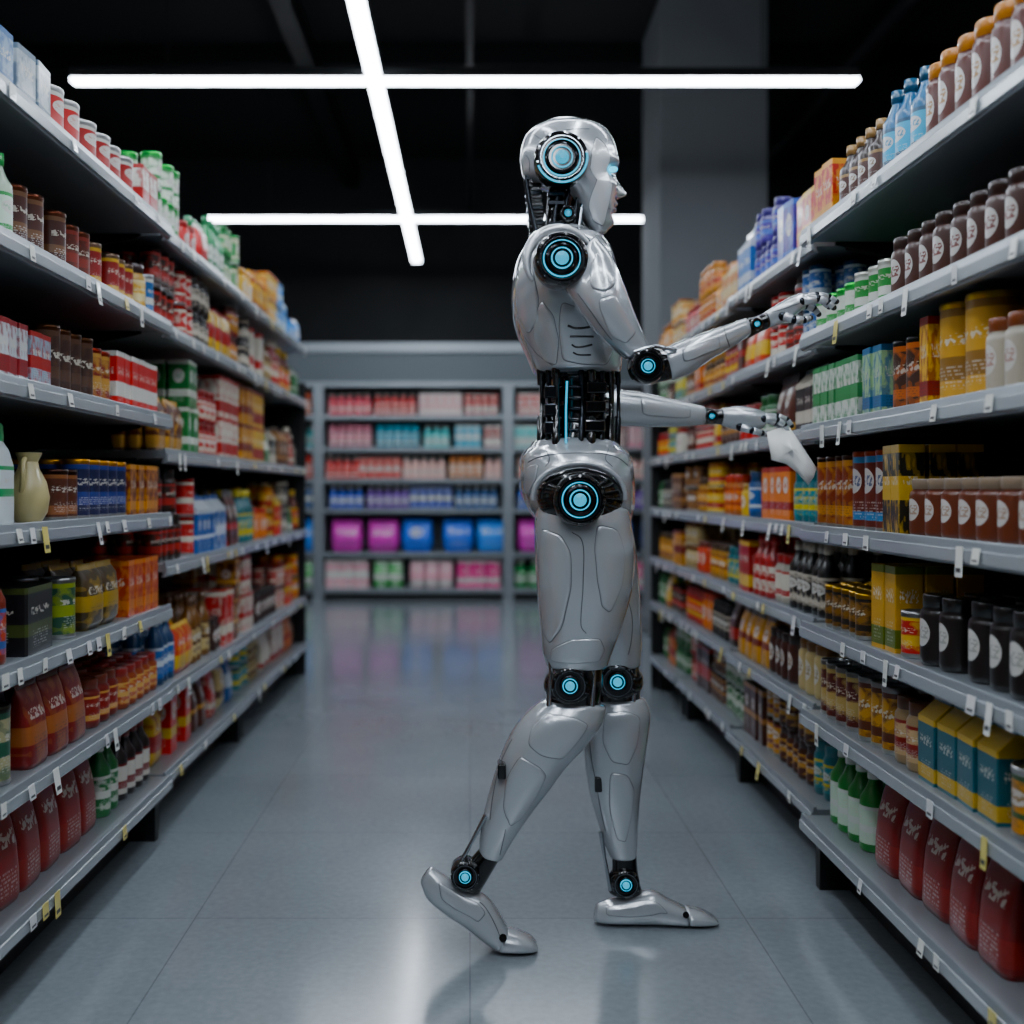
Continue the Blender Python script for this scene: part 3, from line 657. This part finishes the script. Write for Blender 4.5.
# --- waist
W_=loft('waist_core',CY,[(545,366,612,366,.085),(551,390,606,390,.076),(551,420,606,420,.076),(542,447,614,447,.09)],M_black,e=2.6,m=5)
for k in range(6):
    y=380+k*10.5
    w2=33-3*math.sin(math.pi*k/5)
    cq=P(579,y,CY); N=40
    tube('waist_ring',[(cq.x+w2*CY/F*1.04*math.sin(a),CY-.084*math.cos(a),cq.z) for a in np.linspace(0,2*math.pi,N,endpoint=False)],.004,M_dark if k%2 else M_black,ROB,True)
for dx,yy,mt,r in((-38,-.045,M_black,.010),(-31,-.075,M_dark,.006),(-23,-.092,M_black,.009),(2,-.098,M_dark,.006),(12,-.096,M_black,.010),(22,-.085,M_dark,.007),(31,-.062,M_black,.010),(38,-.03,M_dark,.007)):
    cx=579+dx
    tube('waist_piston',[P(cx,368,CY+yy),P(cx+1,384,CY+yy),P(cx+1.5,385,CY+yy),P(cx+1.5,416,CY+yy),P(cx+1,417,CY+yy),P(cx,447,CY+yy)],[r,r,r*.6,r*.6,r,r],mt,ROB)
for k in range(3):
    q=P(597-k,388+k*19,CY-.095); b=BX(); b.box(q.x-.022,q.x+.02,q.y-.012,q.y+.03,q.z-.012,q.z+.012); o=b.build('waist_actuator',[M_black],bevel=.003); par(o,ROB)
    q=P(551,392+k*18,CY-.085); b=BX(); b.box(q.x-.014,q.x+.012,q.y-.01,q.y+.03,q.z-.013,q.z+.013); o=b.build('waist_actuator',[M_dark],bevel=.003); par(o,ROB)
tube('waist_light',[P(567,381,CY-.104),P(566,410,CY-.1),P(566,443,CY-.106)],.0022,M_cyan,ROB)
# --- pelvis
pel=loft('pelvis_shell',CY,[(530,446,619,446,.108),(521,456,629,456,.138),(519,474,632,474,.156),(521,495,633,495,.160),(531,514,631,514,.150),(546,530,624,530,.12)],M_silver,e=2.5,m=8,n=72,capk=.2)
seam(pel,[(528,462),(545,456),(580,453),(612,456),(628,466)],rad=.0015)
seam(pel,[(545,448),(549,458),(546,466)],rad=.0012); seam(pel,[(608,449),(606,458),(612,466)],rad=.0012)
plate_poly(pel,[(527,468),(538,463),(536,482),(529,498),(524,486)],.0025)
def housing(name,px,py,Y,rx,rz,dep,mat):
    c=P(px,py,Y); ball(name,c,1.0,mat,(rx*Y/F,dep,rz*Y/F))
housing('hip_housing',580,496,2.235,44,31,.062,M_black)
housing('hip_housing',590,496,2.49,40,30,.06,M_black)
disc('hip_rotor',580,500,2.162,26.5,.05,big=True)
hc=P(580,494,2.2)
tube('hip_rim',[(hc.x+.093*math.cos(a),2.215-.012*math.sin(a),hc.z-.006+.068*math.sin(a)) for a in np.linspace(math.radians(-5),math.radians(185),40)],.0055,M_silver,ROB)
# --- thighs
NL=2.27; FL=2.42
th=loft('thigh_shell',NL,[(537,508,628,510,.074),(534.5,524,631,526,.081),(535,555,634,557,.084),(537,590,631,590,.082),(540,625,622,623,.075),(542,650,613,648,.068),(546,664,607,664,.060)],M_silver,e=2.6,m=8,n=64,capk=.16)
plate_poly(th,[(541,528),(560,534),(570,552),(572,590),(562,628),(550,643),(543,632),(539,580)],.003)
plate_poly(th,[(598,524),(618,530),(625,552),(622,584),(610,612),(601,606),(596,580),(594,548)],.003)
plate_poly(th,[(552,648),(572,640),(600,638),(605,650),(600,661),(575,663),(550,661)],.0025)
seam(th,[(572,532),(582,542),(584,580),(580,622),(586,632)],rad=.0013)
th2=loft('thigh_shell',FL,[(552,515,628,517,.065),(552,540,634,541,.076),(556,575,638,576,.078),(570,610,640,610,.075),(585,640,641,641,.068),(590,664,640,663,.058)],M_silver,e=2.5,m=8,n=64,capk=.18)
seam(th2,[(630,545),(626,590),(632,620),(628,655)],rad=.0013)
def knee(px,py,Y,r):
    housing('knee_joint',px,py-1,Y,r*1.4,r*1.12,.055,M_black)
    disc('knee_rotor',px,py,Y-.058,r,.04)
knee(570,686,NL,19); knee(617.5,682,FL,18.5)
for (x0,x1,YY) in((551,594,NL),(600,635,FL)):
    for x in(x0,x1):
        tube('knee_piston',[P(x,655,YY-.03),P(x,672,YY-.035),P(x-2,706,YY-.03)],[.006,.0045,.006],M_chrome,ROB)
loft('knee_link',NL,[(554,660,602,660,.042),(549,684,602,684,.042),(546,702,598,708,.038)],M_black,m=4)
loft('knee_link',FL,[(600,658,638,660,.040),(597,684,640,684,.040),(593,702,640,704,.038)],M_black,m=4)
# --- shins
sh=loft('shin_shell',NL,[(539,702,606,708,.046),(525,714,601,725,.057),(511,733,586,745,.060),(500,757,566,767,.056),(491,785,547,793,.048),(484,812,528,818,.039),(480,836,512,842,.031),(479,852,503,858,.026)],M_silver,e=2.35,m=8,n=60,capk=.25)
plate_poly(sh,[(546,713),(572,716),(588,725),(578,742),(563,758),(545,757),(528,746),(532,728)],.003)
plate_poly(sh,[(520,756),(536,766),(546,776),(536,798),(522,818),(510,826),(503,806),(506,780)],.0025)
seam(sh,[(512,740),(500,765),(494,792),(490,820)],rad=.0014)
seam(sh,[(506,828),(502,845),(500,856)],rad=.0012)
b=BX(); q=P(502,770,NL-.040); b.box(q.x-.009,q.x+.008,q.y-.012,q.y+.03,q.z-.017,q.z+.015); o=b.build('calf_port',[M_black],bevel=.003); par(o,ROB)
sh2=loft('shin_shell',FL,[(592,702,646,701,.044),(585,715,650,714,.056),(583,742,647,742,.058),(585,770,643,770,.054),(590,798,640,798,.046),(598,825,638,825,.036),(605,845,637,845,.029),(610,856,636,856,.025)],M_silver,e=2.35,m=8,n=60,capk=.25)
plate_poly(sh2,[(606,713),(625,711),(640,719),(638,745),(628,766),(612,763),(603,740)],.0025)
plate_poly(sh2,[(611,772),(628,775),(634,790),(632,815),(626,842),(617,840),(610,812)],.0025)
seam(sh2,[(590,735),(592,760),(598,790),(606,830)],rad=.0013)
b=BX(); q=P(598,783,FL-.036); b.box(q.x-.008,q.x+.008,q.y-.012,q.y+.03,q.z-.018,q.z+.016); o=b.build('calf_port',[M_black],bevel=.003); par(o,ROB)
for dx in(-.022,0,.022):
    tube('ankle_piston',[P(486,815,NL+dx),P(471,843,NL+dx),P(456,872,NL+dx)],[.0055,.0035,.0055],M_chrome if dx else M_black,ROB)
    tube('ankle_piston',[P(601,832,FL+dx),P(605,860,FL+dx),P(611,890,FL+dx)],[.0055,.0035,.0055],M_chrome if dx else M_black,ROB)
loft('ankle_link',NL,[(482,846,503,853,.022),(468,862,492,872,.024),(456,878,480,892,.025)],M_black,m=4)
loft('ankle_link',FL,[(612,850,636,850,.022),(612,872,638,872,.024),(608,890,642,892,.028)],M_black,m=4)
disc('ankle_rotor',465,877,NL-.035,15,.05); disc('ankle_rotor',626,885,FL-.036,14.5,.05)
ft=loft('foot_shell',NL,[(433,868,421,884,.018),(444,875,428,899,.026),(462,887,446,914,.030),(484,895,464,926,.034),(497,909,481,939,.038),(507,926,494,947,.040)],M_silver,e=2.6,m=8,n=48,capk=.4)
plate_poly(ft,[(438,882),(452,890),(472,900),(486,914),(478,923),(460,912),(440,898)],.0022)
seam(ft,[(480,902),(492,918),(500,936)],rad=.0013)
loft('toe_shell',NL,[(505,929,500,949.5,.040),(518,932,517,949.8,.040),(530,937,530,949.5,.034),(536,942,536,949,.024)],M_silver,e=2.6,m=6,n=40,capk=.4)
tube('toe_hinge',[P(503,938,NL-.042),P(503,938,NL+.042)],.008,M_black,ROB)
ft2=loft('foot_shell',FL-.01,[(600,903,596,921,.022),(609,900,606,922.5,.030),(628,896,626,923,.034),(652,891,652,923,.036),(668,899,668,923,.038),(684,907,684,923,.040)],M_silver,e=2.6,m=8,n=48,capk=.4)
plate_poly(ft2,[(606,907),(625,903),(648,900),(662,906),(668,914),(648,916),(606,915)],.0022)
loft('toe_shell',FL-.01,[(688,908,688,923,.040),(702,911,702,923,.038),(713,916,713,922.5,.028),(717,919,717,922,.018)],M_silver,e=2.6,m=6,n=40,capk=.4)
tube('toe_hinge',[P(686,915,FL-.052),P(686,915,FL+.032)],.007,M_black,ROB)
# --- shoulders and arms
SY=2.155
housing('shoulder_joint',566,260,2.215,31,31,.06,M_black)
disc('shoulder_rotor',562,258,2.122,27.5,.06,big=True)
housing('shoulder_joint',572,262,2.52,29,29,.06,M_black)
ua=loft('upper_arm_shell',SY,[(566,291,596,238,.040,.02),(572,301,611,256,.052,.01),(584,318,623,284,.054),(600,337,634,314,.050),(614,350,643,335,.044),(624,358,649,348,.036)],M_silver,e=2.4,m=8,n=60,capk=.3)
plate_poly(ua,[(597,252),(608,266),(616,284),(606,293),(592,288),(590,266)],.003)
plate_poly(ua,[(598,300),(614,295),(626,312),(636,332),(626,343),(611,336)],.0025)
seam(ua,[(578,294),(594,316),(612,340)],rad=.0014)
cs=P(562,258,2.13)
tube('shoulder_cowl',[(cs.x+.067*math.cos(a),cs.y+.035+.01*math.sin(a),cs.z+.067*math.sin(a)) for a in np.linspace(math.radians(35),math.radians(215),30)],[.004+.008*math.sin(math.pi*i/29) for i in range(30)],M_silver,ROB)
EY=2.13
housing('elbow_joint',648,366,EY+.02,21,19,.04,M_black)
disc('elbow_rotor',648,366,EY-.03,17.5,.045)
loft('elbow_link',EY+.015,[(648,350,645,384,.026),(660,350,666,381,.026),(672,347,678,376,.024)],M_black,m=4)
tube('elbow_piston',[P(634,352,EY-.02),P(655,346,EY-.02),P(676,350,EY-.015)],[.005,.0035,.005],M_chrome,ROB)
fa=loft('forearm_shell',EY+.015,[(664,349,674,380,.027),(680,341,692,373,.034,.003),(702,333,711,360,.033,.006),(724,325.5,731,348.5,.027,.01),(744,318.5,749,336.5,.020,.013)],M_silver,e=2.4,m=8,n=56,capk=.3)
plate_poly(fa,[(682,348),(700,342),(718,337),(720,348),(704,354),(684,362)],.0025)
seam(fa,[(724,328),(726,338),(730,347)],rad=.0013)
HY=EY+.035
loft('wrist_link',HY-.005,[(744,319,750,338,.018),(756,316,761,332,.014),(764,313,768,329,.017)],M_black,m=4)
disc('wrist_rotor',757,324,HY-.024,6.5,.02)
def finger(root,dirs,lens,r0,nm,sc=1.0):
    p=Vector(root); r=r0
    for k,(d,l) in enumerate(zip(dirs,lens)):
        d=Vector(d).normalized(); l=l*sc; q=p+d*l
        ball(nm+'_knuckle',p,r*.98,M_dark)
        s=[p+d*l*f for f in(.10,.20,.5,.82,.94)]
        tube(nm+'_phalanx',s,[r*.8,r*1.02,r*.95,r*.92,r*.75],M_silver,ROB,False,5)
        p=q; r*=.87
    ball(nm+'_tip',p,r*1.0,M_black)
palm=loft('palm_shell',HY,[(766,311,769,328,.018),(777,304,783,323,.030),(788,298,794,316,.036),(797,294,802,310,.036)],M_silver,e=2.6,m=6,n=40,capk=.4)
seam(palm,[(772,312),(786,308),(800,303)],rad=.001)
base=P(799,302,HY)
for k,(oy,oz,dirs,ls) in enumerate([(-.030,-.004,[(1,-.15,.15),(1,-.05,-.35),(.8,0,-.8)],(.036,.024,.018)),(-.010,.002,[(1,-.05,.25),(1,0,-.12),(.9,0,-.55)],(.042,.028,.020)),(.011,.002,[(1,.05,.2),(1,0,-.25),(.8,0,-.7)],(.040,.026,.019)),(.030,-.003,[(1,.15,.05),(1,.05,-.4),(.7,0,-.8)],(.033,.021,.016))]):
    finger(base+Vector((-.004,oy,oz)),dirs,ls,.0088,'finger',.86)
finger(P(783,316,HY-.024),[(1,-.5,-.45),(1,.0,-.05),(1,.2,.35)],(.028,.024,.018),.0095,'thumb',.8)
# far arm
AY=2.54
loft('upper_arm_shell',AY,[(552,262,600,256,.045),(560,300,606,298,.048),(570,345,604,345,.042),(575,380,602,384,.036)],M_silver,m=6)
housing('elbow_joint',592,400,AY-.01,20,20,.04,M_black)
fa2=loft('forearm_shell',AY-.01,[(600,388,600,425,.034),(625,390,625,426,.036),(650,394,650,427,.034),(680,401,680,427,.027),(703,406,703,425,.021)],M_silver,e=2.4,m=8,n=56,capk=.3)
plate_poly(fa2,[(640,398),(665,402),(690,408),(690,418),(642,415)],.0022)
loft('wrist_link',AY-.01,[(703,407,703,425,.018),(714,409,714,424,.014),(722,409,722,425,.017)],M_black,m=4)
disc('wrist_rotor',712,416,AY-.034,6.5,.02)
palm2=loft('palm_shell',AY-.01,[(724,408,723,426,.018),(738,406,735,430,.028),(752,408,749,432,.034),(761,411,759,430,.034)],M_silver,e=2.6,m=6,n=40,capk=.4)
base=P(762,418,AY-.01)
for k,(oy,oz,dirs,ls) in enumerate([(-.030,-.004,[(1,-.1,-.1),(1,.15,-.6),(.5,.2,-1)],(.034,.024,.018)),(-.010,.002,[(1,-.0,.05),(1,0,-.35),(.7,0,-.9)],(.040,.028,.020)),(.011,.002,[(1,.05,.05),(1,0,-.3),(.8,0,-.8)],(.038,.026,.019)),(.030,-.003,[(1,.1,-.05),(1,-.05,-.4),(.7,-.1,-.8)],(.031,.021,.016))]):
    finger(base+Vector((-.004,oy,oz)),dirs,ls,.0088,'finger',.88)
finger(P(740,427,AY-.035),[(1,-.4,-.35),(1,.1,-.25),(1,.5,-.1)],(.030,.028,.022),.0095,'thumb',.9)
# paper held in the far hand
outline=[(768,432),(780,428),(791,424),(804,447),(815,468),(812,477),(806,485),(797,473),(786,464),(771,460)]
PYY=2.48
cq=P(791,450,PYY); V=[];n=len(outline)
for f in(.02,.5,1.0):
    for i,(x,y) in enumerate(outline):
        q=P(x,y,PYY); p=cq+(q-cq)*f; p.y+=-.02*(475-y)/50*f*0+.010*math.sin((x-769)/45*math.pi)*f-.010*(1-f)+ (450-y)*.0006*f; V.append(p)
Fc=[(j*n+i,j*n+(i+1)%n,(j+1)*n+(i+1)%n,(j+1)*n+i) for j in range(2) for i in range(n)]+[tuple(range(n))]
me=bpy.data.meshes.new('paper_note'); me.from_pydata(V,[],Fc); me.materials.append(M_paper); me.polygons.foreach_set('use_smooth',[True]*len(Fc))
o=bpy.data.objects.new('paper_note',me); COL.objects.link(o); md=o.modifiers.new('s','SOLIDIFY'); md.thickness=.0006

# ------------------------------------------------------------ world & camera
w=bpy.data.worlds.new('World'); scene.world=w; w.use_nodes=True
w.node_tree.nodes['Background'].inputs[0].default_value=(.5,.6,.7,1); w.node_tree.nodes['Background'].inputs[1].default_value=.05
cam=bpy.data.cameras.new('camera'); co=bpy.data.objects.new('camera',cam); COL.objects.link(co)
co.location=(0,0,H); co.rotation_euler=(math.pi/2,0,0)
cam.sensor_width=36; cam.lens=F/1024*36; cam.shift_x=(512-VX)/1024; cam.shift_y=-(512-VY)/1024
cam.dof.use_dof=True; cam.dof.focus_distance=2.22; cam.dof.aperture_fstop=1.9; cam.clip_start=.05
scene.camera=co
